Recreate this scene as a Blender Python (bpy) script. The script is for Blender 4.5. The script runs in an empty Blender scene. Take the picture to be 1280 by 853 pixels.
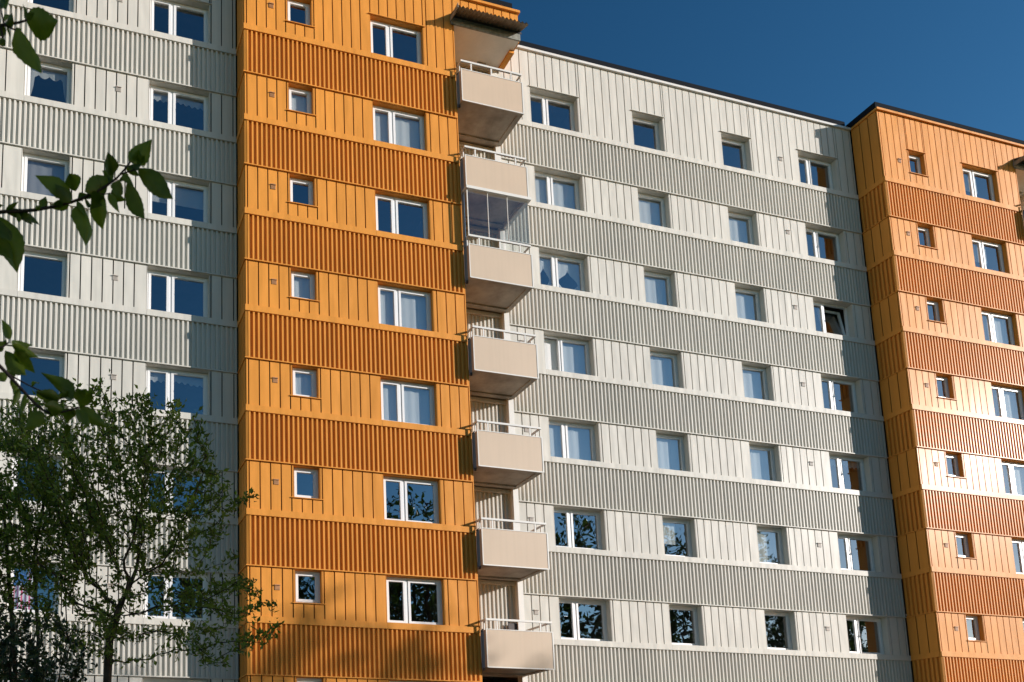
import bpy, math, random
import numpy as np
from mathutils import Vector, Matrix, Euler
random.seed(7); rng = np.random.default_rng(11)
R = math.radians
scene = bpy.context.scene
col = scene.collection

# ------------------------------------------------------------------ materials
def new_mat(name):
    m = bpy.data.materials.new(name); m.use_nodes = True
    nt = m.node_tree; nt.nodes.clear()
    out = nt.nodes.new('ShaderNodeOutputMaterial')
    return m, nt, out
def N(nt, t, **kw):
    n = nt.nodes.new(t)
    for k, v in kw.items():
        if k.startswith('i_'): n.inputs[k[2:].replace('_', ' ')].default_value = v
        else: setattr(n, k, v)
    return n
def paint(name, c, rough=.45, spec=.5, var=.06, scale=1.2, streak=.0, bump=.0, metallic=0., coat=0., bscale=60., wave=0., island=0.):
    """painted sheet / plaster: base colour with slow tonal variation, rain streaks and a fine bump"""
    m, nt, out = new_mat(name)
    b = N(nt, 'ShaderNodeBsdfPrincipled'); L = nt.links.new
    b.inputs['Roughness'].default_value = rough; b.inputs['Specular IOR Level'].default_value = spec
    b.inputs['Metallic'].default_value = metallic
    if coat: b.inputs['Coat Weight'].default_value = coat; b.inputs['Coat Roughness'].default_value = .25
    tc = N(nt, 'ShaderNodeTexCoord')
    n1 = N(nt, 'ShaderNodeTexNoise'); n1.inputs['Scale'].default_value = scale; n1.inputs['Detail'].default_value = 5
    L(tc.outputs['Object'], n1.inputs['Vector'])
    mr = N(nt, 'ShaderNodeMapRange'); mr.inputs['From Min'].default_value = .3; mr.inputs['From Max'].default_value = .7
    mr.inputs['To Min'].default_value = 1 - var; mr.inputs['To Max'].default_value = 1 + var
    L(n1.outputs['Fac'], mr.inputs['Value'])
    fac = mr.outputs['Result']
    if streak:
        mp = N(nt, 'ShaderNodeMapping'); mp.inputs['Scale'].default_value = (9, 9, .35)
        L(tc.outputs['Object'], mp.inputs['Vector'])
        n2 = N(nt, 'ShaderNodeTexNoise'); n2.inputs['Scale'].default_value = 1.; n2.inputs['Detail'].default_value = 6
        L(mp.outputs['Vector'], n2.inputs['Vector'])
        m2 = N(nt, 'ShaderNodeMapRange'); m2.inputs['From Min'].default_value = .45; m2.inputs['From Max'].default_value = .75
        m2.inputs['To Min'].default_value = 1.; m2.inputs['To Max'].default_value = 1 - streak
        L(n2.outputs['Fac'], m2.inputs['Value'])
        mu = N(nt, 'ShaderNodeMath', operation='MULTIPLY'); L(fac, mu.inputs[0]); L(m2.outputs['Result'], mu.inputs[1]); fac = mu.outputs[0]
    if island:                                   # neighbouring sheets weather a little differently
        ge = N(nt, 'ShaderNodeNewGeometry'); mi = N(nt, 'ShaderNodeMapRange'); mi.inputs['To Min'].default_value = 1-island; mi.inputs['To Max'].default_value = 1+island
        L(ge.outputs['Random Per Island'], mi.inputs['Value'])
        mu2 = N(nt, 'ShaderNodeMath', operation='MULTIPLY'); L(fac, mu2.inputs[0]); L(mi.outputs['Result'], mu2.inputs[1]); fac = mu2.outputs[0]
    mx = N(nt, 'ShaderNodeVectorMath', operation='SCALE'); mx.inputs[0].default_value = c[:3]
    L(fac, mx.inputs['Scale']); L(mx.outputs[0], b.inputs['Base Color'])
    if bump:
        nb = N(nt, 'ShaderNodeTexNoise'); nb.inputs['Scale'].default_value = bscale; nb.inputs['Detail'].default_value = 3
        L(tc.outputs['Object'], nb.inputs['Vector'])
        bp = N(nt, 'ShaderNodeBump'); bp.inputs['Strength'].default_value = bump; bp.inputs['Distance'].default_value = .01
        L(nb.outputs['Fac'], bp.inputs['Height']); 
        nrm = bp.outputs['Normal']
        if wave:                                 # oil-canning of the thin sheets
            mw_ = N(nt, 'ShaderNodeMapping'); mw_.inputs['Scale'].default_value = (2.2, 2.2, .8); L(tc.outputs['Object'], mw_.inputs['Vector'])
            nw = N(nt, 'ShaderNodeTexNoise'); nw.inputs['Scale'].default_value = 1.3; nw.inputs['Detail'].default_value = 1; L(mw_.outputs['Vector'], nw.inputs['Vector'])
            bw = N(nt, 'ShaderNodeBump'); bw.inputs['Strength'].default_value = wave; bw.inputs['Distance'].default_value = .10
            L(nw.outputs['Fac'], bw.inputs['Height']); L(nrm, bw.inputs['Normal']); nrm = bw.outputs['Normal']
        L(nrm, b.inputs['Normal'])
    L(b.outputs[0], out.inputs['Surface'])
    return m
def glass_mat(name, f0, tint):
    m, nt, out = new_mat(name); L = nt.links.new
    tr = N(nt, 'ShaderNodeBsdfTransparent'); tr.inputs[0].default_value = tint
    gl = N(nt, 'ShaderNodeBsdfGlossy'); gl.inputs['Roughness'].default_value = .004; gl.inputs['Color'].default_value = (.95, .97, 1, 1)
    lw = N(nt, 'ShaderNodeLayerWeight'); lw.inputs['Blend'].default_value = .5
    pw = N(nt, 'ShaderNodeMath', operation='POWER'); pw.inputs[1].default_value = 5; L(lw.outputs['Facing'], pw.inputs[0])
    fr = N(nt, 'ShaderNodeMath', operation='MULTIPLY_ADD'); L(pw.outputs[0], fr.inputs[0]); fr.inputs[1].default_value = 1-f0; fr.inputs[2].default_value = f0
    mx = N(nt, 'ShaderNodeMixShader')
    geo = N(nt, 'ShaderNodeNewGeometry'); nz = N(nt, 'ShaderNodeTexNoise'); nz.inputs['Scale'].default_value = 1.1
    L(geo.outputs['Position'], nz.inputs['Vector'])
    bp = N(nt, 'ShaderNodeBump'); bp.inputs['Strength'].default_value = .06; bp.inputs['Distance'].default_value = .05
    L(nz.outputs['Fac'], bp.inputs['Height']); L(bp.outputs['Normal'], gl.inputs['Normal'])
    L(fr.outputs[0], mx.inputs[0]); L(tr.outputs[0], mx.inputs[1]); L(gl.outputs[0], mx.inputs[2])
    L(mx.outputs[0], out.inputs['Surface'])
    return m
def leaf_mat(name, c1, c2, trans=.3, rough=.5, scale=3.):
    m, nt, out = new_mat(name); L = nt.links.new
    geo = N(nt, 'ShaderNodeNewGeometry')
    oi = N(nt, 'ShaderNodeTexNoise'); oi.inputs['Scale'].default_value = scale; L(geo.outputs['Position'], oi.inputs['Vector'])
    mixc = N(nt, 'ShaderNodeMix', data_type='RGBA'); 
    add = N(nt, 'ShaderNodeMath', operation='ADD'); L(oi.outputs['Fac'], add.inputs[0])
    rn = N(nt, 'ShaderNodeMath', operation='MULTIPLY_ADD'); L(geo.outputs['Random Per Island'], rn.inputs[0]); rn.inputs[1].default_value = .9; rn.inputs[2].default_value = -.45
    L(rn.outputs[0], add.inputs[1]); add.use_clamp = True
    L(add.outputs[0], mixc.inputs[0]); mixc.inputs[6].default_value = (*c1, 1); mixc.inputs[7].default_value = (*c2, 1)
    b = N(nt, 'ShaderNodeBsdfPrincipled'); b.inputs['Roughness'].default_value = rough; b.inputs['Specular IOR Level'].default_value = .35
    L(mixc.outputs[2], b.inputs['Base Color'])
    t = N(nt, 'ShaderNodeBsdfTranslucent')
    br = N(nt, 'ShaderNodeVectorMath', operation='MULTIPLY'); br.inputs[1].default_value = (1.3, 1.5, .5); L(mixc.outputs[2], br.inputs[0]); L(br.outputs[0], t.inputs[0])
    mx = N(nt, 'ShaderNodeMixShader'); mx.inputs[0].default_value = trans
    L(b.outputs[0], mx.inputs[1]); L(t.outputs[0], mx.inputs[2]); L(mx.outputs[0], out.inputs['Surface'])
    return m
def cloth_mat(name, c, see):
    m, nt, out = new_mat(name); L = nt.links.new
    d = N(nt, 'ShaderNodeBsdfDiffuse'); d.inputs[0].default_value = (*c, 1)
    t = N(nt, 'ShaderNodeBsdfTranslucent'); t.inputs[0].default_value = (*c, 1)
    a = N(nt, 'ShaderNodeMixShader'); a.inputs[0].default_value = .35; L(d.outputs[0], a.inputs[1]); L(t.outputs[0], a.inputs[2])
    tr = N(nt, 'ShaderNodeBsdfTransparent'); b = N(nt, 'ShaderNodeMixShader'); b.inputs[0].default_value = see
    L(a.outputs[0], b.inputs[1]); L(tr.outputs[0], b.inputs[2]); L(b.outputs[0], out.inputs['Surface'])
    return m
def flag_mat():
    m, nt, out = new_mat('flag cloth'); L = nt.links.new
    tc = N(nt, 'ShaderNodeTexCoord'); sp = N(nt, 'ShaderNodeSeparateXYZ'); L(tc.outputs['Object'], sp.inputs[0])
    st = N(nt, 'ShaderNodeMath', operation='MULTIPLY'); st.inputs[1].default_value = 13 / .62 / 2; L(sp.outputs[0], st.inputs[0])
    fr = N(nt, 'ShaderNodeMath', operation='FRACT'); L(st.outputs[0], fr.inputs[0])
    gt = N(nt, 'ShaderNodeMath', operation='GREATER_THAN'); gt.inputs[1].default_value = .5; L(fr.outputs[0], gt.inputs[0])
    a = N(nt, 'ShaderNodeMix', data_type='RGBA'); a.inputs[6].default_value = (.55, .03, .05, 1); a.inputs[7].default_value = (.75, .72, .7, 1); L(gt.outputs[0], a.inputs[0])
    z = N(nt, 'ShaderNodeMath', operation='GREATER_THAN'); z.inputs[1].default_value = -.42; L(sp.outputs[2], z.inputs[0])
    x = N(nt, 'ShaderNodeMath', operation='LESS_THAN'); x.inputs[1].default_value = .335; L(sp.outputs[0], x.inputs[0])
    an = N(nt, 'ShaderNodeMath', operation='MULTIPLY'); L(z.outputs[0], an.inputs[0]); L(x.outputs[0], an.inputs[1])
    vo = N(nt, 'ShaderNodeTexVoronoi'); vo.inputs['Scale'].default_value = 16; vo.inputs['Randomness'].default_value = .1; L(tc.outputs['Object'], vo.inputs['Vector'])
    lt = N(nt, 'ShaderNodeMath', operation='LESS_THAN'); lt.inputs[1].default_value = .22; L(vo.outputs['Distance'], lt.inputs[0])
    bl = N(nt, 'ShaderNodeMix', data_type='RGBA'); bl.inputs[6].default_value = (.02, .05, .25, 1); bl.inputs[7].default_value = (.7, .7, .75, 1); L(lt.outputs[0], bl.inputs[0])
    c = N(nt, 'ShaderNodeMix', data_type='RGBA'); L(an.outputs[0], c.inputs[0]); L(a.outputs[2], c.inputs[6]); L(bl.outputs[2], c.inputs[7])
    d = N(nt, 'ShaderNodeBsdfDiffuse'); L(c.outputs[2], d.inputs[0]); L(d.outputs[0], out.inputs['Surface'])
    return m

M = {}
M['grey'] = paint('light grey coated sheet', (.555, .534, .48), .55, .10, .035, .6, .09, .02, coat=.045, wave=.22, island=.035)
M['orange'] = paint('orange coated sheet', (.62, .252, .045), .55, .10, .04, .6, .09, .02, coat=.045, wave=.22, island=.05)
M['white_frame'] = paint('white window plastic', (.70, .70, .70), .35, .5, .02)
M['roof_black'] = paint('black roofing sheet', (.012, .014, .018), .9, .03, .1)
M['concrete'] = paint('stained concrete', (.36, .33, .285), .85, .2, .30, 1.7, .12, .25)
M['pale_concrete'] = paint('pale soffit concrete', (.76, .73, .66), .85, .2, .08, 1.5, .05, .1)
M['fascia'] = paint('weathered grey fascia', (.24, .245, .215), .7, .3, .3, 9., .2, .1)
M['beige_board'] = paint('beige parapet board', (.50, .385, .28), .55, .35, .03, .8, .05)
M['trim_white'] = paint('white aluminium trim', (.64, .62, .58), .35, .5, .03)
M['steel_sky_tint'] = paint('galvanised steel plate with sky tint', (.22, .33, .48), .3, .5, .08, 4, 0, 0, .4)  # blue in the base colour imitates sky mirrored in the plate
M['steel_dark'] = paint('dark steel', (.05, .05, .055), .4, .5, .1)
M['awning'] = paint('dark corrugated sheet', (.24, .22, .18), .6, .4, .3, 8)
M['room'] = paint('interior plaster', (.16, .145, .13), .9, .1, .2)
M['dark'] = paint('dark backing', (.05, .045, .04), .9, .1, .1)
M['vent'] = paint('grey vent plastic', (.42, .38, .34), .6, .3, .05)
M['vent_orange'] = paint('orange brown vent plastic', (.40, .20, .09), .6, .3, .05)
M['glass'] = glass_mat('window glass', .27, (.86, .90, .90, 1))
M['glass_thin'] = glass_mat('balcony glass', .12, (.80, .84, .84, 1))
M['sheer'] = cloth_mat('white net curtain', (.86, .86, .84), .02)
M['lace'] = cloth_mat('lace curtain', (.78, .78, .76), .25)
M['greycloth'] = cloth_mat('grey drape', (.42, .41, .42), .05)
M['flag'] = flag_mat()
M['bark'] = paint('tree bark', (.055, .042, .032), .9, .1, .4, 8, 0, .5)
M['leaf'] = leaf_mat('small tree leaves', (.055, .085, .014), (.165, .225, .038), .38)
M['leaf_dark'] = leaf_mat('dark shrub leaves', (.014, .026, .010), (.036, .058, .018), .15)
M['leaf_far'] = leaf_mat('tall tree leaves', (.020, .040, .010), (.05, .085, .02), .25)
M['leaf_big'] = leaf_mat('fruit tree leaves', (.045, .070, .008), (.12, .165, .018), .42, .5, 25.)
M['twig'] = paint('dark twig bark', (.035, .025, .022), .8, .2, .3, 30)
M['grass'] = paint('grass ground', (.06, .09, .03), .95, .1, .35, .4, 0, .6, 0, 0, 20)
M['paving'] = paint('grey paving', (.36, .345, .32), .9, .2, .15, 2.)
M['pot'] = paint('clay pot', (.35, .15, .08), .8, .2, .1)
M['yellow'] = paint('yellowed lamp plastic', (.70, .55, .22), .5, .4, .1)
M['darkpanel'] = paint('dark board', (.06, .05, .048), .6, .3, .1)

# ------------------------------------------------------------------ mesh helpers
class MB:
    def __init__(s): s.v = []; s.f = []
    def quad(s, a, b, c, d):
        i = len(s.v); s.v += [a, b, c, d]; s.f.append((i, i+1, i+2, i+3))
    def box(s, x0, x1, y0, y1, z0, z1):
        if x0 > x1: x0, x1 = x1, x0
        i = len(s.v)
        s.v += [(x0,y0,z0),(x1,y0,z0),(x1,y1,z0),(x0,y1,z0),(x0,y0,z1),(x1,y0,z1),(x1,y1,z1),(x0,y1,z1)]
        s.f += [(i+3,i+2,i+1,i),(i+4,i+5,i+6,i+7),(i,i+1,i+5,i+4),(i+1,i+2,i+6,i+5),(i+2,i+3,i+7,i+6),(i+3,i,i+4,i+7)]
    def sheet(s, x0, x1, y0, y1, z0, z1, t=.0016):
        i = len(s.v); s.box(x0, x1, y0, y1, z0, z1)
        for q in (0, 1, 4, 5):
            a = s.v[i+q]; s.v[i+q] = (a[0], a[1] + rng.uniform(-t, t), a[2])
    def ring(s, x0, x1, z0, z1, w, y0, y1):
        s.box(x0, x0+w, y0, y1, z0, z1); s.box(x1-w, x1, y0, y1, z0, z1)
        s.box(x0+w, x1-w, y0, y1, z0, z0+w); s.box(x0+w, x1-w, y0, y1, z1-w, z1)
    def strip(s, pts, z0, z1):
        """vertical sheet along a plan polyline"""
        for a, b in zip(pts[:-1], pts[1:]):
            s.quad((a[0],a[1],z0),(b[0],b[1],z0),(b[0],b[1],z1),(a[0],a[1],z1))
    def tube(s, pts, rad, n=6):
        pts = [Vector(p) for p in pts]
        if not hasattr(rad, '__len__'): rad = [rad]*len(pts)
        prev = None; u = None
        for k, p in enumerate(pts):
            d = (pts[min(k+1, len(pts)-1)] - pts[max(k-1, 0)])
            if d.length < 1e-9: d = Vector((0,0,1))
            d.normalize()
            if u is None:
                u = d.orthogonal().normalized()
            else:
                u = (u - d*u.dot(d)); u = u.normalized() if u.length > 1e-6 else d.orthogonal().normalized()
            w = d.cross(u); i = len(s.v)
            for j in range(n):
                a = 2*math.pi*j/n; s.v.append(tuple(p + (u*math.cos(a) + w*math.sin(a))*rad[k]))
            if prev is not None:
                for j in range(n): s.f.append((prev+j, prev+(j+1)%n, i+(j+1)%n, i+j))
            prev = i
        s.f.append(tuple(prev+j for j in range(n)))
    def mesh(s, name, mat, smooth=False):
        me = bpy.data.meshes.new(name); me.from_pydata(s.v, [], s.f); me.materials.append(M[mat] if isinstance(mat, str) else mat)
        if smooth: me.polygons.foreach_set('use_smooth', [True]*len(me.polygons))
        me.update(); return me
    def build(s, name, mat, parent=None, loc=(0,0,0), smooth=False):
        return link(name, s.mesh(name, mat, smooth), parent, loc)
def link(name, me, parent=None, loc=(0,0,0)):
    o = bpy.data.objects.new(name, me); col.objects.link(o); o.location = loc
    if parent: o.parent = parent
    return o
def tag(o, label=None, cat=None, group=None, kind=None):
    if label: o['label'] = label
    if cat: o['category'] = cat
    if group: o['group'] = group
    if kind: o['kind'] = kind
    return o
def empty(name, loc=(0,0,0)):
    return link(name, None, None, loc)

# ------------------------------------------------------------------ dimensions (metres; x along the facade, z up, camera on the -y side)
ZB = 22.70; SH = 2.8                       # top of the highest corrugated band, storey height
def zk(k): return ZB - SH*k
Y_GL, Y_GM, Y_O, Y_R = .84, 1.02, 0., .08   # cladding planes of the four wall sections
ROOF = 25.52
bld = tag(empty('apartment_building', (0,0,0)), 'eight storey apartment block clad in light grey and orange corrugated metal with balconies', 'building')

# ------------------------------------------------------------------ wall sections
def ribs(mb, x0, x1, y, z0, z1, d=.054):
    P = .133; n = max(1, round((x1-x0)/P)); P = (x1-x0)/n; pts = []
    a, b, c = .048, .014, .045
    for i in range(n):
        xx = x0 + i*P
        pts += [(xx, y+d), (xx+P-a-2*b, y+d), (xx+P-a-b, y), (xx+P-b, y)]
    pts.append((x1, y+d)); mb.strip(pts, z0, z1)
def ribs_side(mb, x, y0, y1, z0, z1):
    P = .133; n = max(1, round((y1-y0)/P)); P = (y1-y0)/n; pts = []
    for i in range(n):
        yy = y1 - i*P
        pts += [(x+.060, yy), (x+.060, yy-P+.088), (x, yy-P+.07), (x, yy-P+.018)]
    pts.append((x+.060, y0)); mb.strip(pts, z0, z1)

def section(label, x0, x1, yp, mat, segs, opens, smalls, vents, rows=8, side=None, cut_left=None):
    """segs: panel joints between openings; opens: (xa, xb) openings standing on the flashing; smalls: (xa, xb, sill) small openings"""
    wall = MB()
    yb = yp + .09
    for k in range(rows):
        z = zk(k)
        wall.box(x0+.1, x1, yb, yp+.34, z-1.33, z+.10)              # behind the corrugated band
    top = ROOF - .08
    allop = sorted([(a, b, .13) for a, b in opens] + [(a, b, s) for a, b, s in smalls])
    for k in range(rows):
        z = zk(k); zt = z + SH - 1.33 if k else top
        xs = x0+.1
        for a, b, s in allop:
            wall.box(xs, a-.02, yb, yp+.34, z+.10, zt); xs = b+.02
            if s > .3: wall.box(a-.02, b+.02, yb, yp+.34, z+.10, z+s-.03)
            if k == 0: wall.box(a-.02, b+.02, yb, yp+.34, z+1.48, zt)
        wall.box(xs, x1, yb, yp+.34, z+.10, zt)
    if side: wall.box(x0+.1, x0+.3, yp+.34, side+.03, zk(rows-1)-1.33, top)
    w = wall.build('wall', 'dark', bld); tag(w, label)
    # interior rooms behind the openings
    rm = MB()
    for k in range(rows):
        z = zk(k)
        for a, b, s in allop:
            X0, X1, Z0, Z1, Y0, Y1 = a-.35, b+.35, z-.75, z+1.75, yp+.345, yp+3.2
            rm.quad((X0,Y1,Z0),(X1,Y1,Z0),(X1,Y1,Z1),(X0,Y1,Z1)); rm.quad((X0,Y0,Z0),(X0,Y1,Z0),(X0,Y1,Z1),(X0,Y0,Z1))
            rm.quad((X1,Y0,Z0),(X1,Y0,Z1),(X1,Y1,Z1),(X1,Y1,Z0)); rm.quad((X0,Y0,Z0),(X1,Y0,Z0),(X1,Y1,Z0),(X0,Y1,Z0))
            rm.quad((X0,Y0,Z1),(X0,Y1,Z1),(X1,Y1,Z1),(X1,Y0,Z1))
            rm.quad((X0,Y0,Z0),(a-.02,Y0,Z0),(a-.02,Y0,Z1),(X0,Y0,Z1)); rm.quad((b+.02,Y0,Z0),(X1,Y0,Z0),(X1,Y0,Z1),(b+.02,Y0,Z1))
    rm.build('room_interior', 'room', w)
    ys = yp + .03; g = .016
    for k in range(rows):
        z = zk(k)
        # corrugated band
        mb = MB(); xs = x0 + (.02 if side else 0)
        ribs(mb, xs, x1, yp+.015, z-1.315, z)
        if side: ribs_side(mb, x0+.015, yp+.015, side+.03, z-1.315, z)
        mb.build('corrugated_band', mat, w)
        # sill flashing above the band
        f = MB(); xr = x0 + .005
        cuts = [xr] + [a for a, b in opens] + [x1]
        cuts = sorted(cuts)
        for a, b in zip(cuts[:-1], cuts[1:]):
            if b - a < .03: continue
            f.box(a, b-.005, yp-.008, yp+.06, z-.008, z+.165)
        for a, b in opens: f.box(a, b, yp+.06, yp+.22, z+.10, z+.135)      # sloped sill inside the reveal
        if side: f.box(x0-.008, x0+.06, yp+.062, side+.02, z-.008, z+.165)
        f.build('sill_flashing', mat, w)
        # thin drip ledge closing the band below
        l = MB(); l.box(x0-.008 if side else x0, x1, yp-.012, yp+.07, z-1.345, z-1.317)
        if side: l.box(x0-.012, x0+.07, yp+.072, side+.02, z-1.345, z-1.317)
        l.build('drip_ledge', mat, w)
        # flat panels with open joints, and the reveals round each opening
        p = MB(); z0 = z+.168; z1 = z+SH-1.347 if k else top
        for sg in segs:
            for a, b in zip(sg[:-1], sg[1:]):
                j = rng.uniform(-.0015, .0015)
                p.sheet(a+g, b-g, ys+j, ys+.034, z0, z1)
        zt = z + 1.455
        for a, b, s in allop:
            sb = z0 if s < .3 else z+s
            p.box(a-.008, a+.004, ys+.003, yp+.30, sb, zt); p.box(b-.004, b+.008, ys+.003, yp+.30, sb, zt)   # jambs
            p.box(a+.004, b-.004, ys+.006, yp+.30, zt-.012, zt+.004)                                   # soffit
            if k == 0:
                p.box(a-.06, b+.06, ys-.035, ys+.01, zt+.004, zt+.022)                          # lintel flashing
                n = max(2, round((b-a)/.285)); W = (b-a)/n
                for i in range(n): p.box(a+i*W+g, a+(i+1)*W-g, ys, ys+.034, zt+.024, z1)
            if s > .3:
                W = (b+.065-a+.055)/3
                for i in range(3): p.box(a-.055+i*W+g, a-.055+(i+1)*W-g, ys, ys+.034, z0, z+s-.022)
                p.box(a-.075, b+.08, ys-.035, yp+.22, z+s-.02, z+s)                           # projecting small sill
        if side:
            n = 3; a0, a1 = yp+.064, side+.02; W = (a1-a0)/n
            for i in range(n): p.box(x0+.022, x0+.05, a0+i*W+.014, a0+(i+1)*W-.014, z0, z1)
        p.build('cladding_panels', mat, w)
        for (va, vb) in vents:
            v = MB(); v.box(va, vb, ys-.012, ys+.01, z+.865, z+.985)
            v.box(va-.01, vb+.004, ys-.035, ys+.01, z+.985, z+1.005)
            for q in range(3): v.box(va+.012, vb-.012, ys-.02, ys-.011, z+.88+q*.033, z+.893+q*.033)
            v.build('wall_vent', 'vent' if mat == 'grey' else 'vent_orange', w)
    e = MB(); e.box(x0-.03 if side else x0, x1+.0, yp-.035, yp+.5, ROOF-.078, ROOF-.0)
    if side: e.box(x0-.03, x0+.3, yp+.5, side, ROOF-.078, ROOF)
    e.build('roof_edge', 'trim_white' if mat == 'grey' else mat, w)
    e = MB(); e.box(x0-.05 if side else x0, x1-.25, yp+.0, yp+6, ROOF+.003, ROOF+.22)
    e.build('roofing', 'roof_black', w)
    return w

T = 23.06                                              # the facade repeats after this length
oj = [[.02,.095,.385,.67,.955,1.235],[2.085,2.37,2.655,2.94,3.22,3.505,3.82],[5.50,5.615,5.905,6.195,6.49]]
strips = [[1.235,1.29],[2.02,2.085]]
LO_open, LO_small = [(3.82,5.50)], [(1.29,2.02,.57)]
lg_seg = [[-12+.285*i for i in range(21)]+[-5.81],[-4.58,-4.52,-4.24,-3.955,-3.67,-3.39,-3.115,-2.83,-2.49],[-.78,-.735,-.43,-.10,0]]
LG_open = [(-5.81,-4.58),(-2.49,-.78)]
mg_seg = [[8.575,8.85,9.13,9.43,9.77],[11.53,11.62,11.91,12.20,12.50,12.79,13.08,13.36,13.63],[14.84,14.92,15.18,15.46,15.74,16.02,16.30,16.59,16.88,17.23],
          [18.43,18.50,18.73,19.01,19.29,19.57,19.86,20.16,20.52],[22.24,22.34,22.68,22.97,23.06]]
MG_open = [(9.77,11.53),(13.63,14.84),(17.23,18.43),(20.52,22.24)]
sh = lambda l: [[x+T for x in s] for s in l]
w_lg = section('light grey wall section at the left end', -12, 0, Y_GL, 'grey', lg_seg, LG_open, [], [(-3.41,-3.26)])
w_lo = section('orange wall section between the grey end and the balconies', 0, 6.5, Y_O, 'orange', oj+strips, LO_open, LO_small, [(.745,.885)], side=Y_GL)
w_mg = section('light grey wall section right of the balconies', 8.57, T, Y_GM, 'grey', mg_seg, MG_open, [], [(8.92,9.06),(19.64,19.79)])
w_ro = section('orange wall section at the right end', T, T+6.5, Y_R, 'orange', sh(oj+strips), [(a+T,b+T) for a,b in LO_open], [(a+T,b+T,s) for a,b,s in LO_small], [(.745+T,.885+T)], side=Y_GM)
# closing right-hand returns of the orange bays (seen only from the side)
for w, X, yp, yg in ((w_lo, 6.5, Y_O, Y_GM+.16), (w_ro, T+6.5, Y_R, Y_GM+.16)):
    m = MB(); m.box(X, X+.03, yp+.03, yg, 0, ROOF-.08); m.build('end_panel', 'orange', w)
# base of the building
m = MB()
for x0, x1, yp in ((-12,0,Y_GL),(0,6.5,Y_O),(8.57,T,Y_GM),(T,T+6.5,Y_R)): m.box(x0, x1, yp+.06, yp+3, -.3, zk(7)-1.36)
m.build('plinth', 'concrete', bld)
m = MB(); m.box(-12, T+6.5, 4.6, 12, -.3, ROOF-.1); m.build('rear_block', 'grey', bld)

# ------------------------------------------------------------------ windows
FW, SW = .055, .065
_cache = {}
def win_meshes(w, h, split):
    key = (round(w,3), round(h,3), split)
    if key in _cache: return _cache[key]
    f = MB(); f.ring(0, w, 0, h, FW, 0, .075)
    parts = []
    if split:
        xm = w*split; f.box(xm-.035, xm+.035, .004, .075, FW, h-FW)
        spans = [(FW, xm-.035), (xm+.035, w-FW)]
    else: spans = [(FW, w-FW)]
    for a, b in spans:
        s = MB(); W = b-a; H = h-2*FW
        s.ring(.003, W-.003, .003, H-.003, SW, -.012, .05)
        s.ring(SW, W-SW, SW, H-SW, .012, .004, .02)          # dark gasket step
        p = MB(); p.quad((SW+.008,.024,SW+.008),(W-SW-.008,.024,SW+.008),(W-SW-.008,.024,H-SW-.008),(SW+.008,.024,H-SW-.008))
        hd = MB(); 
        parts.append((a, W, H, s.mesh('sash', 'white_frame'), p.mesh('pane', 'glass')))
    r = (f.mesh('window', 'white_frame'), parts); _cache[key] = r; return r
def window(x0, x1, z0, z1, yf, split=None, opened=None):
    fm, parts = win_meshes(x1-x0, z1-z0, split)
    w = link('window', fm, bld, (x0, yf, z0))
    for i, (a, W, H, sm, pm) in enumerate(parts):
        s = link('sash', sm, w, (a, 0, FW)); p = link('pane', pm, w, (a, 0, FW))
        if opened and opened[0] == i:
            for o in (s, p): o.rotation_euler = opened[1]
            s.location.y = p.location.y = .06
    return w

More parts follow.
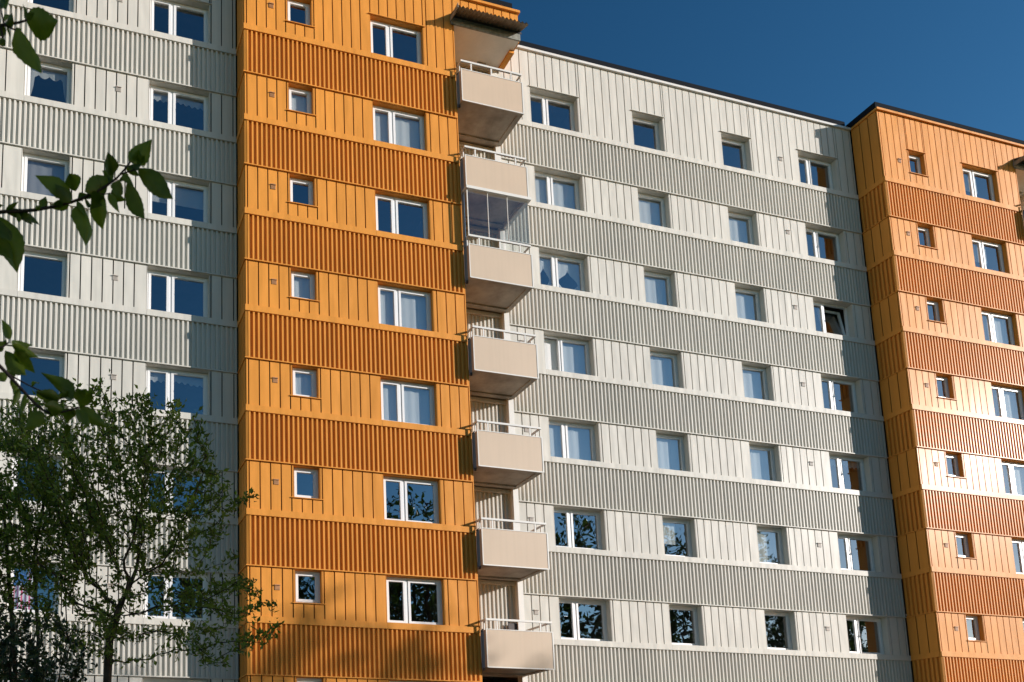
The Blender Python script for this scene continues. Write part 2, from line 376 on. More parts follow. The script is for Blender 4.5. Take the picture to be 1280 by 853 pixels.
def cloth(fn, nx, nz, name, mat, loc):
    mb = MB()
    for i in range(nx+1):
        for j in range(nz+1): mb.v.append(fn(i/nx, j/nz))
    for i in range(nx):
        for j in range(nz):
            a = i*(nz+1)+j; mb.f.append((a, a+nz+1, a+nz+2, a+1))
    return mb.build(name, mat, None, loc, True)
ORD = ['first','second','third','fourth','fifth','sixth','seventh','eighth']
def curtain(kind, x0, x1, z0, z1, y, where, k):
    w, h = x1-x0-.12, z1-z0-.10; ph = random.uniform(0, 6); n = max(3, int(w/.24))
    fold = lambda u, a=.005: a*math.sin(u*n*6.283+ph)+.004*math.sin(u*n*2.9+ph*2)
    loc = (x0+.06, y, z1-.05)
    pos = '%s, %s row down' % (where, ORD[k])
    G = 'curtains behind the windows'
    if kind == 'full':
        o = cloth(lambda u, v: (u*w, fold(u), -v*h), 60, 2, 'net_curtain', 'sheer', loc); t = 'white net curtain in '
    elif kind == 'grey':
        o = cloth(lambda u, v: (u*w, fold(u), -v*h), 60, 2, 'drape', 'greycloth', loc); t = 'pale grey curtain in '
    elif kind == 'half':
        o = cloth(lambda u, v: (u*w*.62, fold(u), -v*h*.62), 40, 2, 'net_curtain', 'sheer', loc); t = 'short white curtain in '
    elif kind == 'blind':
        o = cloth(lambda u, v: (u*w, .003*math.sin(v*90), -v*h*.5), 2, 60, 'roller_blind', 'lace', loc); t = 'half lowered blind in '
    elif kind == 'lace':
        o = cloth(lambda u, v: (u*w, fold(u), -v*(.26+.03*math.sin(u*w*38)+.02*math.sin(u*9))), 80, 3, 'lace_curtain', 'lace', loc); t = 'scalloped lace valance in '
    elif kind == 'drapes':
        def fn(u, v):
            d = .24 + .10*abs(math.sin(u*w*11))
            e = min(u, 1-u); d += max(0, (.16-e)/.16)**.6*(h-.3)
            return (u*w, fold(u), -v*d)
        o = cloth(fn, 90, 6, 'lace_curtain', 'lace', loc); t = 'lace drapes in '
    elif kind == 'tied':
        mb = MB(); sp = (x1-x0)*.38
        for a, b in ((0, sp-.12), (sp, w)):
            W = b-a
            for s in (0, 1):
                i0 = len(mb.v)
                for i in range(9):
                    for j in range(13):
                        u, v = i/8, j/12
                        wid = W*.5*(1 - .72*math.exp(-((v-.62)/.17)**2))*(1 if v < .62 else .75)
                        xx = u*wid + (0 if v > .62 else .0)
                        mb.v.append((a+xx if s == 0 else b-xx, fold(u), -v*h))
                for i in range(8):
                    for j in range(12):
                        q = i0+i*13+j; mb.f.append((q, q+13, q+14, q+1))
        o = mb.build('net_curtain', 'sheer', None, loc, True); t = 'tied back white curtains in '
    tag(o, t + pos, 'curtain', G)
    return o
def houseplant(x, y, z, h, where):
    t = tag(empty('houseplant', (x, y, z)), where, 'plant', 'plants on the window sill')
    m = MB(); m.tube([(0,0,0),(0,0,.11),(0,0,.115)], [.045,.06,.062], 10); m.build('pot', 'pot', t)
    m = MB()
    for i in range(26):
        a = random.uniform(0, 6.28); r = random.uniform(.03, .13); zz = random.uniform(.15, h)
        c = Vector((r*math.cos(a), r*.5*math.sin(a), zz)); d = Vector((math.cos(a), .4*math.sin(a), random.uniform(.2, 1))).normalized()*.07
        s = d.cross(Vector((0,1,.2))).normalized()*.02
        m.quad(tuple(c-d*.5), tuple(c+s), tuple(c+d*.5), tuple(c-s))
    m.build('foliage', 'leaf', t)

S_ = .385
cols = [  # (x0, x1, sill offset, frame plane, split, curtain kinds per row, where, opened)
    (-5.81,-4.58,.135,Y_GL+.20,None,[None,'drapes','grey',None,None,None,None,None],'single window in grey wall at far left',{}),
    (-2.49,-.78,.135,Y_GL+.20,S_,[None,'lace','blind',None,'lace',None,None,None],'wide grey wall window beside left orange bay',{}),
    (1.29,2.02,.57,Y_O+.17,None,[None,'full',None,'full','full',None,None,None],'small square window of left orange bay',{}),
    (3.82,5.50,.135,Y_O+.17,S_,[None,'full',None,'full','full',None,None,None],'wide window of left orange bay',{}),
    (9.77,11.53,.135,Y_GM+.22,S_,[None,'full','tied','full','full',None,None,None],'wide grey wall window right of the balconies',{3:(0,(0,0,R(16)))}),
    (13.63,14.84,.135,Y_GM+.22,None,[None,'full','full','full','full','half',None,None],'nearer single window of middle grey wall',{}),
    (17.23,18.43,.135,Y_GM+.22,None,[None,'full','full','full','full','full',None,None],'farther single window of middle grey wall',{}),
    (20.52,22.24,.135,Y_GM+.22,S_,[None,None,None,None,'lace',None,None,None],'wide grey wall window beside right orange bay',{2:(1,(R(-8),0,0))}),
    (1.29+T,2.02+T,.57,Y_R+.17,None,[None]*8,'small square window of right orange bay',{}),
    (3.82+T,5.50+T,.135,Y_R+.17,S_,['half','half','full','full','full',None,None,None],'wide window of right orange bay',{}),
]
for (x0, x1, so, yf, sp, kinds, where, opened) in cols:
    for k in range(8):
        z0, z1 = zk(k)+so, zk(k)+1.445
        w = window(x0+.002, x1-.002, z0, z1, yf, sp, opened.get(k))
        if k in opened: tag(w, 'window with its right sash tilted inwards' if opened[k][0] else 'window with its left sash ajar')
        if kinds[k]: curtain(kinds[k], x0, x1, z0, z1, yf+.115, where, k)
houseplant(-2.25, Y_GL+.36, zk(0)+.14, .40, 'potted plant low in the left pane of the topmost wide grey window')
houseplant(-1.05, Y_GL+.36, zk(4)+.14, .34, 'potted plant in the right pane of the wide grey window above the small tree')
fl = cloth(lambda u, v: (u*.62*(1-.25*v), .02*math.sin(u*16)+.01*math.sin(v*7), -v*1.02), 40, 10, 'flag', 'flag', (-5.70, Y_GL+.36, zk(6)+1.32))
tag(fl, 'striped red and white flag with blue corner hanging behind a window at far left', 'flag')

# ------------------------------------------------------------------ balconies
def balcony(k, dx=0, dy=0, glazed=False):
    z = zk(k); X0, X1, YF = 6.535+dx, 8.58+dx, -.25+dy; YB = Y_GM+.16
    s = MB(); zb, zt = z-.95, z-.80
    s.box(X0+.03, X1-.03, YF+.03, YB, zb+.02, zt)
    s.box(X0+.02, X1-.02, YF+.02, YF+.12, zb-.012, zb+.03); s.box(X1-.16, X1-.02, YF+.121, YB-.02, zb-.012, zb+.03)
    s.box(X0+.02, X0+.12, YF+.121, YB-.02, zb-.012, zb+.03); s.box(X0+.121, X1-.161, YB-.30, YB-.14, zb-.03, zb+.03)
    b = s.build('balcony', 'concrete', bld)
    p = MB(); p.box(X0+.02, X1-.02, YF, YF+.02, z-.955, z+.055); p.build('parapet_panel', 'beige_board', b)
    for xs, nm in ((X0, 0), (X1-.02, 1)):
        q = MB(); q.box(xs, xs+.02, YF+.022, YB if nm else .0+dy, z-.955, z+.05); q.build('side_panel', 'beige_board', b)
    t = MB()
    t.box(X0-.004, X0+.022, YF-.008, YF+.012, z-.975, z+.072); t.box(X1-.034, X1+.006, YF-.008, YF+.012, z-.975, z+.072)
    t.box(X0+.022, X1-.034, YF-.008, YF+.012, z-.98, z-.948); t.box(X0+.022, X1-.034, YF-.008, YF+.03, z+.05, z+.072)
    t.build('edge_trim', 'trim_white', b)
    r = MB(); zr = z+.335
    r.box(X0, X1-.02, YF-.01, YF+.035, zr-.03, zr+.025)
    r.box(X0, X0+.04, YF+.037, YF+.45, zr-.03, zr+.02); r.box(X1-.06, X1-.02, YF+.037, YB-.2, zr-.03, zr+.02)
    for px in (X0+.345, X0+1.01, X0+1.67): r.box(px-.022, px+.022, YF+.002, YF+.03, z+.073, zr-.031)
    r.box(X1-.055, X1-.025, YF+.2, YF+.24, z+.05, zr-.031); r.box(X0+.005, X0+.035, YF+.1, YF+.14, z+.052, zr-.031)
    r.build('railing', 'trim_white', b)
    h = MB(); top = z-.955+SH-.05 if glazed else z+.03
    h.box(X0-.016, X0-.002, -.125+dy, -.004+dy, z-.97, top); h.build('hanger_plate', 'steel_sky_tint', b)
    h = MB(); h.tube([(X0+.01,-.06+dy,z-1.03),(X0+.01,-.06+dy,z-.955)], .035, 8); h.tube([(X0-.02,-.06+dy,z+.03),(X0+.03,-.06+dy,z+.09)], .03, 8); h.build('bracket', 'steel_dark', b)
    if glazed:
        za, zc = zr+.03, z-.955+SH-.06; n = 4
        xs = [X0+.04, X0+.68, X0+1.32, X1-.03]
        for a, c in zip(xs[:-1], xs[1:]):
            g = MB(); g.quad((a+.012,YF+.02,za),(c-.012,YF+.02,za),(c-.012,YF+.02,zc),(a+.012,YF+.02,zc)); g.build('glazing', 'glass_thin', b)
        g = MB(); g.quad((X1-.03,YF+.03,za),(X1-.03,YB-.2,za),(X1-.03,YB-.2,zc),(X1-.03,YF+.03,zc)); g.build('glazing', 'glass_thin', b)
        f = MB()
        for a in xs[1:-1]: f.box(a-.008, a+.008, YF+.005, YF+.035, za, zc)
        f.box(X0+.01, X0+.04, YF+.005, YF+.035, za, zc)
        f.box(X0-.02, X1+.05, YF-.05, YF+.12, zc, zc+.085); f.box(X1-.08, X1+.05, YF+.121, YB-.2, zc, zc+.085)
        f.box(X0-.02, X0+.06, YF+.121, .0+dy, zc, zc+.085)
        f.build('glazing_frame', 'trim_white', b)
    return b
for k in range(7):
    b = balcony(k, 0, 0, k == 2)
    if k == 2: tag(b, 'balcony enclosed above its rail by glass panes')
for k in range(2): balcony(k, T, Y_R)

def recess(dx, dy, bottom):
    YW = Y_GM+.16
    w = MB(); w.box(6.5+dx, 8.6+dx, YW+.06, YW+.3, bottom, ROOF-.9); wo = w.build('wall', 'grey', bld); tag(wo, 'recessed wall behind the balconies')
    for k in range(7):
        if zk(k)-.78 < bottom-.5: continue
        z0, z1 = zk(k)-.79, zk(k)-.95+SH-.14 if k else 24.46
        m = MB(); ribs(m, 6.52+dx, 8.42+dx, YW, z0, z1, .035); m.build('corrugated_band', 'grey', wo)
        m = MB(); m.box(6.52+dx, 8.40+dx, YW-.06, YW+.02, z1, z1+.11); m.build('head_trim', 'grey', wo)
    c = MB(); c.box(8.40+dx, 8.572+dx, Y_GM-.01, YW+.06, 0, 24.47); c.build('corner_post', 'trim_white', wo)
    # canopy over the top balcony
    s = MB(); s.box(6.505+dx, 8.74+dx, dy+.02, YW+.06, 24.485, 24.62); cn = s.build('canopy', 'pale_concrete', bld)
    f = MB(); f.box(6.42+dx, 8.76+dx, dy-.02, dy+.017, 24.475, 24.80); f.build('fascia', 'fascia', cn)
    a = MB(); n = 18; xa, xb = 6.42+dx, 8.79+dx
    pts = []
    for i in range(n*4+1):
        u = i/(n*4); pts.append((xa+(xb-xa)*u, .034*math.sin(u*n*6.283)))
    for (p, q) in zip(pts[:-1], pts[1:]):
        for zz in (0, .02):
            a.quad((p[0],dy-.45,24.60+p[1]+zz),(q[0],dy-.45,24.60+q[1]+zz),(q[0],dy+.02,24.82+q[1]+zz),(p[0],dy+.02,24.82+p[1]+zz))
    a.box(xa-.02, xa, dy-.46, dy+.02, 24.55, 24.70)
    a.build('corrugated_sheet', 'awning', cn)
    lip = MB(); lip.box(xa, xb+.02, dy-.03, dy-.021, 24.70, 24.76); lip.build('flashing_strip', 'steel_dark', cn)
    # orange cladding above the canopy
    o = MB(); W = (8.75-6.5)/8
    for i in range(8): o.box(6.5+dx+i*W+.015, 6.5+dx+(i+1)*W-.015, dy+.03, dy+.06, 24.80, ROOF-.08)
    o.box(6.5+dx, 8.74+dx, dy+.061, Y_GM+.3, 24.63, ROOF-.081)
    o.build('cladding_panels', 'orange', cn)
    o = MB(); o.box(6.5+dx, 8.79+dx, dy-.035, Y_GM+.3, ROOF-.078, ROOF); o.build('roof_edge', 'orange', cn)
    o = MB(); o.box(8.60+dx, 8.77+dx, dy+.34, Y_GM-.03, 24.40, 24.483); o.box(8.742+dx, 8.77+dx, dy+.065, Y_GM-.03, 24.484, ROOF-.082); o.build('end_panel', 'orange', cn)
    o = MB(); o.box(6.2+dx, 8.55+dx, dy+.001, dy+5, ROOF+.003, ROOF+.22); o.build('roofing', 'roof_black', cn)
    lf = MB(); lf.box(7.86+dx, 8.14+dx, YW-.25, YW-.15, 24.44, 24.484); lf.build('ceiling_lamp', 'vent', cn)
recess(0, 0, zk(6)-.95)
recess(T, Y_R, zk(6)-.95)
# entrance recess below the last balcony, with a lamp at its right jamb
m = MB(); m.box(6.53, 8.57, 2.8, 2.9, -.2, zk(6)-.80); m.build('entrance_recess', 'dark', bld)
m = MB(); m.box(8.62, 8.86, Y_GM-.14, Y_GM-.015, zk(6)-1.52, zk(6)-1.28); lo = m.build('entrance_lamp', 'trim_white', bld)
m = MB(); m.box(8.65, 8.80, Y_GM-.155, Y_GM-.141, zk(6)-1.50, zk(6)-1.36); m.build('lamp_shade', 'yellow', lo)
# dark board with a white triangle on the lowest balcony
bd = MB(); bd.box(-.16, .16, -.012, .012, -.45, .45); board = bd.build('board', 'darkpanel', None, (8.24, Y_GM+.08, zk(6)+.12))
tag(board, 'dark board marked with a small white triangle standing on the lowest balcony', 'board')
m = MB(); 
tri = [(-.05,-.07),(.05,-.07),(0,.075)]
for i in range(3):
    a, b2 = tri[i], tri[(i+1)%3]
    m.tube([(a[0],-.017,a[1]),(b2[0],-.017,b2[1])], .008, 4)
m.build('triangle_mark', 'trim_white', board)

# ------------------------------------------------------------------ camera (fitted to the photograph)
F_PX, YAW, PIT, ROL = 1000., .24678, .12910, -.00493
CAM = Vector((-4.8849, -19.0325, 1.642))
Fv = Vector((math.sin(YAW)*math.cos(PIT), math.cos(YAW)*math.cos(PIT), math.sin(PIT)))
Rv = Vector((math.cos(YAW), -math.sin(YAW), 0)); Uv = Rv.cross(Fv)
R2 = Rv*math.cos(ROL) + Uv*math.sin(ROL); U2 = Uv*math.cos(ROL) - Rv*math.sin(ROL)
cd = bpy.data.cameras.new('camera'); cam = bpy.data.objects.new('camera', cd); col.objects.link(cam)
mw = Matrix((( R2.x, U2.x, -Fv.x, CAM.x), (R2.y, U2.y, -Fv.y, CAM.y), (R2.z, U2.z, -Fv.z, CAM.z), (0,0,0,1)))
cam.matrix_world = mw
cd.sensor_fit = 'HORIZONTAL'; cd.sensor_width = 36; cd.lens = 36*F_PX/1280
cd.shift_x = (640-304.5)/1280; cd.shift_y = (861.8-426.5)/1280
cd.clip_start = .05; cd.clip_end = 3000
cd.dof.use_dof = True; cd.dof.focus_distance = 24; cd.dof.aperture_fstop = 9
scene.camera = cam
def px(x, y, d):
    """a point d metres in front of the camera, used to lay out the twigs that reach into the view"""
    return CAM + (Fv + R2*((x-304.5)/F_PX) - U2*((y-861.8)/F_PX))*d

# ------------------------------------------------------------------ trees
def grow(seeds, attract, step=.16, infl=1.2, kill=.22, iters=140, up=.05):
    """space colonisation: returns nodes and parents"""
    P = []; par = []
    for s in seeds:
        for i, p in enumerate(s): par.append(-1 if i == 0 else len(P)-1); P.append(np.array(p, float))
    A = np.array(attract)
    for it in range(iters):
        if not len(A): break
        Q = np.array(P); d = np.linalg.norm(A[:,None,:]-Q[None,:,:], axis=2); near = d.argmin(1); dm = d.min(1)
        acc = {}
        for i in range(len(A)):
            if dm[i] < infl: acc.setdefault(int(near[i]), []).append((A[i]-Q[near[i]])/max(dm[i], 1e-6))
        if not acc: infl *= 1.3; continue
        new = []
        for n, vs in acc.items():
            v = np.mean(vs, 0) + rng.normal(0, .22, 3) + np.array((0,0,up)); l = np.linalg.norm(v)
            if l < .05: continue
            q = Q[n] + v/l*step
            if np.min(np.linalg.norm(Q-q, axis=1)) < step*.35: continue
            new.append((n, q))
        if not new: 
            A = A[rng.random(len(A)) > .3]; continue
        for n, q in new: P.append(q); par.append(n)
        Q2 = np.array([q for _, q in new]); dk = np.linalg.norm(A[:,None,:]-Q2[None,:,:], axis=2).min(1); A = A[dk > kill]
    return np.array(P), par
def skeleton(P, par, r0, rt, expo=2.3):
    n = len(P); w = np.zeros(n); kids = [[] for _ in range(n)]
    for i, p in enumerate(par):
        if p >= 0: kids[p].append(i)
    for i in range(n-1, -1, -1):
        w[i] = 1. if not kids[i] else sum(w[c] for c in kids[i])
    wm = w.max(); rad = rt*.6 + (r0-rt*.6)*(w/wm)**(1/1.75)
    mb = MB(); tips = []
    starts = [i for i, p in enumerate(par) if p < 0] 
    stack = [(s, None) for s in starts]
    while stack:
        s, frm = stack.pop()
        chain = [frm, s] if frm is not None else [s]; cur = s
        while kids[cur]:
            ks = sorted(kids[cur], key=lambda c: -w[c])
            for c in ks[1:]: stack.append((c, cur))
            cur = ks[0]; chain.append(cur)
        if len(chain) > 1:
            rr = [max(rad[c], rt) for c in chain]
            if frm is not None: rr[0] = rr[1]
            mb.tube([P[c] for c in chain], rr, 8 if rr[0] > .04 else (5 if rr[0] > .012 else 4))
    return mb, w, kids
def leaf_quads(mb, c, d, s, L, W):
    n = d.cross(s).normalized()
    a = c; t = c + d*L - n*L*.12; m1 = c + d*L*.45 + s*W*.5 + n*L*.06; m2 = c + d*L*.45 - s*W*.5 + n*L*.06
    i = len(mb.v); mb.v += [tuple(a), tuple(m1), tuple(t), tuple(m2)]; mb.f.append((i, i+1, i+2, i+3))
def rand_dir(zb=0.):
    v = Vector((random.gauss(0,1), random.gauss(0,1), random.gauss(zb,1))); return v.normalized()
def foliage(P, par, w, per, L, thr, spread, skip=None):
    mb = MB()
    for i, p in enumerate(par):
        if p < 0 or w[i] > thr: continue
        if skip and skip(P[i]): continue
        a, b = Vector(P[p]), Vector(P[i]); ax = (b-a).normalized()
        for q in range(per):
            c = a.lerp(b, random.random()) + rand_dir()*spread*random.random()
            d = (ax*.6 + rand_dir(.1)).normalized(); s = d.cross(rand_dir(1.2)); 
            if s.length < 1e-3: continue
            s.normalize(); l = L*random.uniform(.6, 1.25); leaf_quads(mb, c, d, s, l, l*.5)
    return mb
def ellipsoid_pts(cs, n, shell=.0):
    out = []
    vol = [c[3]*c[4]*c[5] for c in cs]; tot = sum(vol)
    for c, v in zip(cs, vol):
        m = int(n*v/tot); k = 0
        while k < m:
            u = rng.uniform(-1, 1, 3); r = np.linalg.norm(u)
            if r > 1 or r < shell: continue
            out.append((c[0]+u[0]*c[3], c[1]+u[1]*c[4], c[2]+u[2]*c[5])); k += 1
    return out
def tree(name, label, cat, base, seeds, ells, n_att, r0, leafmat, per, L, thr, spread, step=.16, kill=.22, infl=1.2, group=None, skip=None):
    t = tag(empty(name, base), label, cat, group)
    B = np.array(base)
    P, par = grow(seeds, ellipsoid_pts(ells, n_att), step, infl, kill)
    mb, w, kids = skeleton(P-B, par, r0, .0045)
    mb.build('trunk', 'bark', t, smooth=True)
    f = foliage(P-B, par, w, per, L, thr, spread, skip)
    f.build('crown', leafmat, t)
    return t
# small tree in front of the grey left end
D = 9.5
def seed_line(pts, d=D, n=6):
    pts = [px(x, y, d+o) for x, y, o in pts]; out = []
    for a, b in zip(pts[:-1], pts[1:]):
        for i in range(n): out.append(tuple(a.lerp(b, i/n)))
    out.append(tuple(pts[-1])); return out
s1 = D/1000
def ell(x, y, rx, ry, rd, o=0, d=D):
    c = px(x, y, d+o); return (c.x, c.y, c.z, rx*d/1000, rd, ry*d/1000)
g0 = px(134, 990, D); base1 = (g0.x, g0.y, -.02)
tree('small_tree', 'small loose leafy tree in front of the grey wall left of the orange bay', 'tree', base1,
     [[base1]+seed_line([(134,960,0),(134,853,0),(137,800,0),(150,757,0)], D, 4)],
     [ell(140,600,150,118,1.3), ell(205,640,105,95,1.1,.2), ell(60,650,95,110,1.2,.3), ell(265,770,95,70,.9,.1), ell(105,765,90,70,1.0), ell(190,530,60,40,.6), ell(300,610,38,20,.3), ell(318,780,38,40,.35)],
     2000, .05, 'leaf', 10, .074, 16, .10, step=.11, kill=.15)
g1 = px(18, 990, D+.8); base2 = (g1.x, g1.y, -.02)
tree('multi_stem_tree', 'thin multi stemmed tree at the left edge rising behind the dark shrub', 'tree', base2,
     [[base2]+seed_line([(18,960,.8),(20,860,.8),(14,760,.8),(5,640,.8)], D, 4), [tuple(np.array(base2)+(.12,.1,0))]+seed_line([(38,900,.8),(48,800,.8),(42,700,.9),(60,600,.9)], D, 4), [tuple(np.array(base2)+(.3,.0,0))]+seed_line([(62,900,.6),(84,800,.6),(80,700,.6)], D, 4)],
     [ell(5,590,75,100,1.0,.8), ell(50,560,60,70,.8,.9), ell(-60,680,90,150,1.1,.8), ell(90,660,60,90,.7,.7), ell(20,690,60,90,.7,.8)],
     1200, .032, 'leaf', 11, .074, 16, .10, step=.11, kill=.15)
g2 = px(30, 1000, D-1.2); base3 = (g2.x, g2.y, -.02)
tree('dark_shrub', 'dense dark evergreen shrub in the lower left corner', 'shrub', base3,
     [[base3]+[tuple(np.array(base3)+(0,0,.3*i)) for i in range(1,5)]],
     [ell(25,860,85,95,.8,-1.2), ell(-40,850,80,110,.8,-1.2), ell(75,880,50,70,.6,-1.2)],
     800, .05, 'leaf_dark', 10, .08, 30, .11, step=.10, kill=.13)

# tall trees on the other side of the lawn: mirrored in the lower panes, their tops shade the foot of the facade
def tall_tree(x, y, h, r, first=[None]):
    lab = 'tall tree outside the picture mirrored in the lower window panes'
    if first[0] is None:
        B = (0,0,0)
        t = tree('tall_tree', lab, 'tree', B, [[(0,0,.8*i) for i in range(7)]],
             [(0,0,10.5,3.4,3.4,4.0),(1.2,.5,13.6,2.2,2.2,2.6),(-1.6,-.4,12.2,2.4,2.4,2.4),(.4,-1.2,8,3.6,3.4,2.4)],
             800, .26, 'leaf_far', 13, .30, 14, .5, step=.5, kill=.7, infl=4, group='tall trees mirrored in the window panes')
        first[0] = t
    else:
        t = first[0].copy(); col.objects.link(t)
        for ch in first[0].children:
            c = ch.copy(); col.objects.link(c); c.parent = t
    t.location = (x, y, -.02); t.rotation_euler = (0,0,r); s = h/16.2; t.scale = (s*1.05, s*1.05, s)
TT = [(10.5,-24.5,18.6,.3),(17.0,-27,21.0,1.7),(23.5,-25,19.4,2.9),(32,-28,23.8,4.1),(38,-26,22.0,5.2),(45,-29,23.4,.9),(52,-28,21.0,2.2),(60,-31,22.5,3.5),(20.5,-33,22.8,2.2),(6.5,-33,22.0,5)]
for a in TT: tall_tree(*a)

# ------------------------------------------------------------------ fruit tree twigs close to the camera
ft = empty('fruit_tree', (0,0,0))
tag(ft, 'fruit tree whose leafy twigs hang into the upper left of the view', 'tree')
def big_leaf(mb, base, tip, width, roll, curl):
    d = tip-base; L = d.length; d = d/L
    view = ((base+tip)*.5 - CAM).normalized(); s0 = d.cross(view).normalized(); n0 = s0.cross(d)
    s = s0*math.cos(roll) + n0*math.sin(roll); n = s.cross(d)
    NS = 14; i0 = len(mb.v); keel = random.uniform(.25, .75)
    for i in range(NS+1):
        t = i/NS
        wd = width*.5*(math.sin(math.pi*min(1, t**.74))**1.05)*(1.0 if t < .99 else 0)
        wd *= 1 + (.05 if i % 2 else -.03)
        c = base + d*L*t + n*(curl*L*math.sin(math.pi*t)*.35 - curl*L*t*t*.25) + s*(.05*width*math.sin(t*5+roll*7))
        for j, e in enumerate((-1, -.55, 0, .55, 1)):
            mb.v.append(tuple(c + s*wd*e + n*(abs(e)*wd*keel + .06*wd*math.sin(t*14+e*3)) ))
    for i in range(NS):
        for j in range(4):
            a = i0+i*5+j; mb.f.append((a, a+5, a+6, a+1))
def spray(off, sc, depth, twigs, leaves, trunk_to):
    tw = MB()
    for pts, r0, r1 in twigs:
        P = [px(off[0]+x/sc, off[1]+y/sc, depth+o) for x, y, o in pts]
        # smooth the polyline
        Q = []
        for a, b in zip(P[:-1], P[1:]): Q += [a, a.lerp(b, .5)]
        Q.append(P[-1]); n = len(Q)
        Q = [Q[i] if i in (0, n-1) else (Q[i-1]*.25+Q[i]*.5+Q[i+1]*.25) for i in range(n)]
        tw.tube(Q, [r0+(r1-r0)*i/(n-1) for i in range(n)], 7)
    x, y, o = twigs[0][0][0]; a = px(off[0]+x/sc, off[1]+y/sc, depth+o)
    tw.tube([trunk_to, trunk_to.lerp(a, .5)+Vector((0,0,.05)), a], [.02, .011, twigs[0][1]], 7)
    br = tw.build('branch', 'twig', ft, smooth=True)
    lf = MB()
    for k, (bx, by, tx, ty, w) in enumerate(leaves):
        dd = random.uniform(-.05, .05); tilt = random.uniform(-.035, .035)
        b = px(off[0]+bx/sc, off[1]+by/sc, depth+dd*.4); t = px(off[0]+tx/sc, off[1]+ty/sc, depth+dd*.4+tilt)
        ww = w/sc*depth/1000
        big_leaf(lf, b, t, ww*1.06, random.uniform(-.6, .6), random.uniform(-.25, .35))
    for pts, r0, r1 in twigs:
        for (xa, ya, oa), (xb, yb, ob) in zip(pts[:-1], pts[1:]):
            for q in range(max(1, int(math.hypot(xb-xa, yb-ya)/sc/11))):
                u = random.random(); x, y = xa+(xb-xa)*u, ya+(yb-ya)*u
                a = math.atan2(yb-ya, xb-xa) + random.choice((-1, 1))*random.uniform(.4, 1.3); l = random.uniform(9, 24)*sc
                dd = random.uniform(-.04, .04)
                big_leaf(lf, px(off[0]+x/sc, off[1]+y/sc, depth), px(off[0]+(x+l*math.cos(a))/sc, off[1]+(y+l*math.sin(a)+.25*l)/sc, depth+dd), l*random.uniform(.38, .55)/sc*depth/1000, random.uniform(-.9, .9), random.uniform(-.3, .5))
    lf.build('foliage', 'leaf_big', br, smooth=True)
TR = px(-420, 500, 1.9)
spray((0,0), 8.527, 1.6,
      [([(-160,300,0),(30,270,0),(200,245,0),(290,215,0)], .0035, .0018), ([(60,275,0),(150,315,0),(200,340,0)], .002, .0015), ([(40,262,0),(20,150,0),(-10,30,0)], .002, .0012), ([(10,290,0),(30,400,0),(25,470,0)], .0025, .002)],
      [(270,220,625,235,270),(195,290,435,800,240),(275,190,250,60,50),(-10,-70,45,72,130),(0,290,40,400,90),(60,430,-20,480,60)], TR+Vector((0,0,.6)))
spray((0,160), 4.609, 1.7,
      [([(-120,500,0),(30,480,0),(190,480,0),(420,430,0),(560,370,0),(680,290,0),(755,190,0)], .0042, .0018), ([(560,375,0),(600,385,0),(640,375,0)], .0015, .001), ([(690,270,0),(760,245,0),(800,238,0)], .0016, .001), ([(440,420,0),(470,440,0)], .0014, .001)],
      [(420,410,205,262,105),(410,425,320,315,85),(440,365,398,262,90),(622,288,488,378,105),(470,440,497,668,118),(540,400,598,585,95),(600,400,520,465,90),(640,275,622,138,80),(745,195,880,70,105),(790,205,832,160,50),(790,238,1003,408,105),(730,305,835,538,90),(640,365,727,422,55),(690,300,685,392,75),(20,480,243,560,55),(30,478,108,428,26),(0,505,100,832,150),(-60,520,65,775,130),(-40,500,60,650,110),(400,430,285,465,55),(650,300,590,250,70),(700,280,740,300,60),(760,190,800,120,60)], TR+Vector((0,0,.2)))
spray((0,395), 5.69, 1.6,
      [([(-150,220,0),(-20,340,0),(50,410,0),(150,520,0),(260,640,0),(350,700,0),(470,680,0),(560,650,0)], .0045, .0018), ([(60,415,0),(150,465,0),(250,520,0),(440,585,0)], .002, .001), ([(-120,180,0),(-20,250,0),(60,190,0)], .003, .0015)],
      [(75,165,8,22,66),(80,190,225,215,85),(100,190,272,302,75),(95,255,248,410,112),(30,250,187,428,118),(90,205,190,260,50),(515,600,308,400,115),(430,592,248,540,75),(560,645,650,528,110),(560,650,772,795,92),(450,665,318,640,92),(315,690,168,805,112),(540,660,640,795,72),(500,660,482,765,105),(482,770,474,860,42),(0,400,40,470,70),(420,590,300,620,70),(540,600,610,520,80),(-20,250,30,180,70)], TR+Vector((0,0,-.25)))
tr = MB(); gb = Vector((TR.x-.05, TR.y-.1, -.05))
tr.tube([gb, Vector((TR.x-.02,TR.y-.05,1.2)), TR+Vector((0,0,-.25)), TR+Vector((0,0,.2)), TR+Vector((0,0,.6)), TR+Vector((.1,-.1,1.5))], [.085,.07,.06,.05,.04,.015], 10)
tr.build('trunk', 'bark', ft, smooth=True)

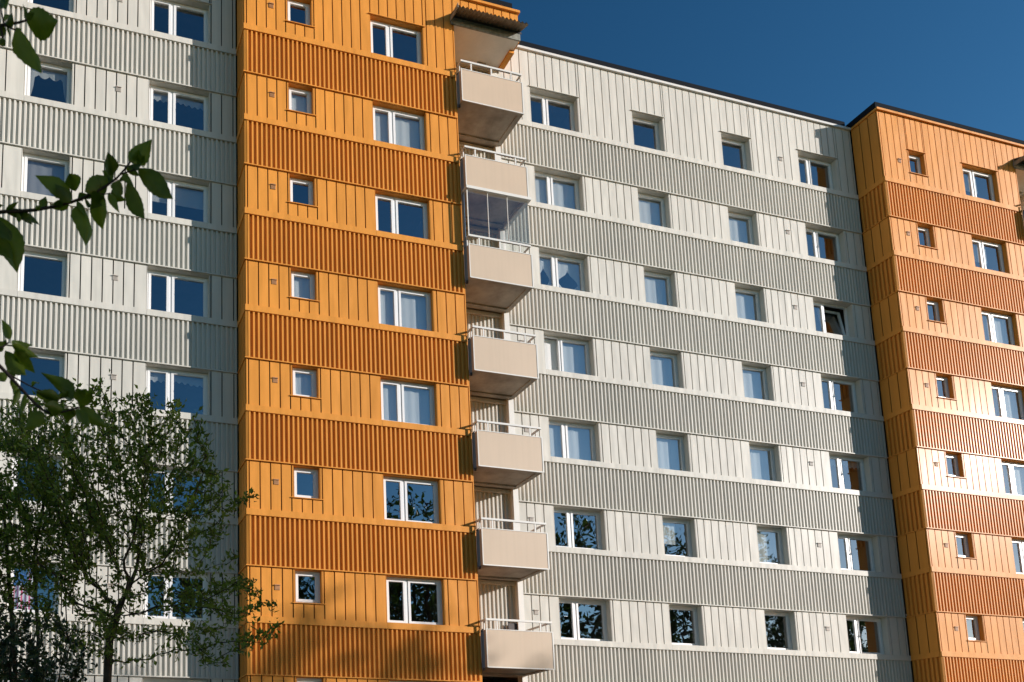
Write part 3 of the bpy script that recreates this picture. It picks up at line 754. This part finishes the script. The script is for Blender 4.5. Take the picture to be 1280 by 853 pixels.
# ------------------------------------------------------------------ ground
m = MB(); m.quad((-900,-900,0),(900,-900,0),(900,900,0),(-900,900,0)); tag(m.build('ground', 'grass'), kind='structure')
m = MB(); m.quad((-40,-9.5,.004),(60,-9.5,.004),(60,-1.6,.004),(-40,-1.6,.004)); tag(m.build('path', 'paving'), kind='structure')

# ------------------------------------------------------------------ daylight
AZ, EL = R(58.8), R(17.4)
sunv = Vector((math.sin(AZ)*math.cos(EL), -math.cos(AZ)*math.cos(EL), math.sin(EL)))
sd = bpy.data.lights.new('sun', 'SUN'); sd.energy = 4.8; sd.angle = R(.5); sd.color = (1., .93, .87)
so = bpy.data.objects.new('sun', sd); col.objects.link(so); so.location = (30,-40,40); so.rotation_euler = (-sunv).to_track_quat('-Z', 'Y').to_euler()
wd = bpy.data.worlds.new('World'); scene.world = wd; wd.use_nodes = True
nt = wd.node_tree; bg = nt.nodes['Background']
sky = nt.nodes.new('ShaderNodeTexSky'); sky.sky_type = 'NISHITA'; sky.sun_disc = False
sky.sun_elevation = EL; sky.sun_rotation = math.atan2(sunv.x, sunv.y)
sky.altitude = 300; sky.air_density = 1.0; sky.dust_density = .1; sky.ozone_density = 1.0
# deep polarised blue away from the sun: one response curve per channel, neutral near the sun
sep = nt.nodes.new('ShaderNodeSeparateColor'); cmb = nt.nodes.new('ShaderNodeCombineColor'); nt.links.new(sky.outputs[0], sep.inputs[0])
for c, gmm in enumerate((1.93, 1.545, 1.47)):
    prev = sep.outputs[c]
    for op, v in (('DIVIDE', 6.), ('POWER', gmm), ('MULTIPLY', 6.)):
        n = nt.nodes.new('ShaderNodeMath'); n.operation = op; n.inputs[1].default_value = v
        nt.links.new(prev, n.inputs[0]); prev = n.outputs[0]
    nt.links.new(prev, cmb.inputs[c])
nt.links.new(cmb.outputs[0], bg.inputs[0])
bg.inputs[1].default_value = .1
scene.view_settings.view_transform = 'Standard'; scene.view_settings.look = 'None'
scene.view_settings.exposure = .55; scene.view_settings.gamma = 1
scene.render.engine = 'CYCLES'
scene.cycles.max_bounces = 8; scene.cycles.transparent_max_bounces = 16
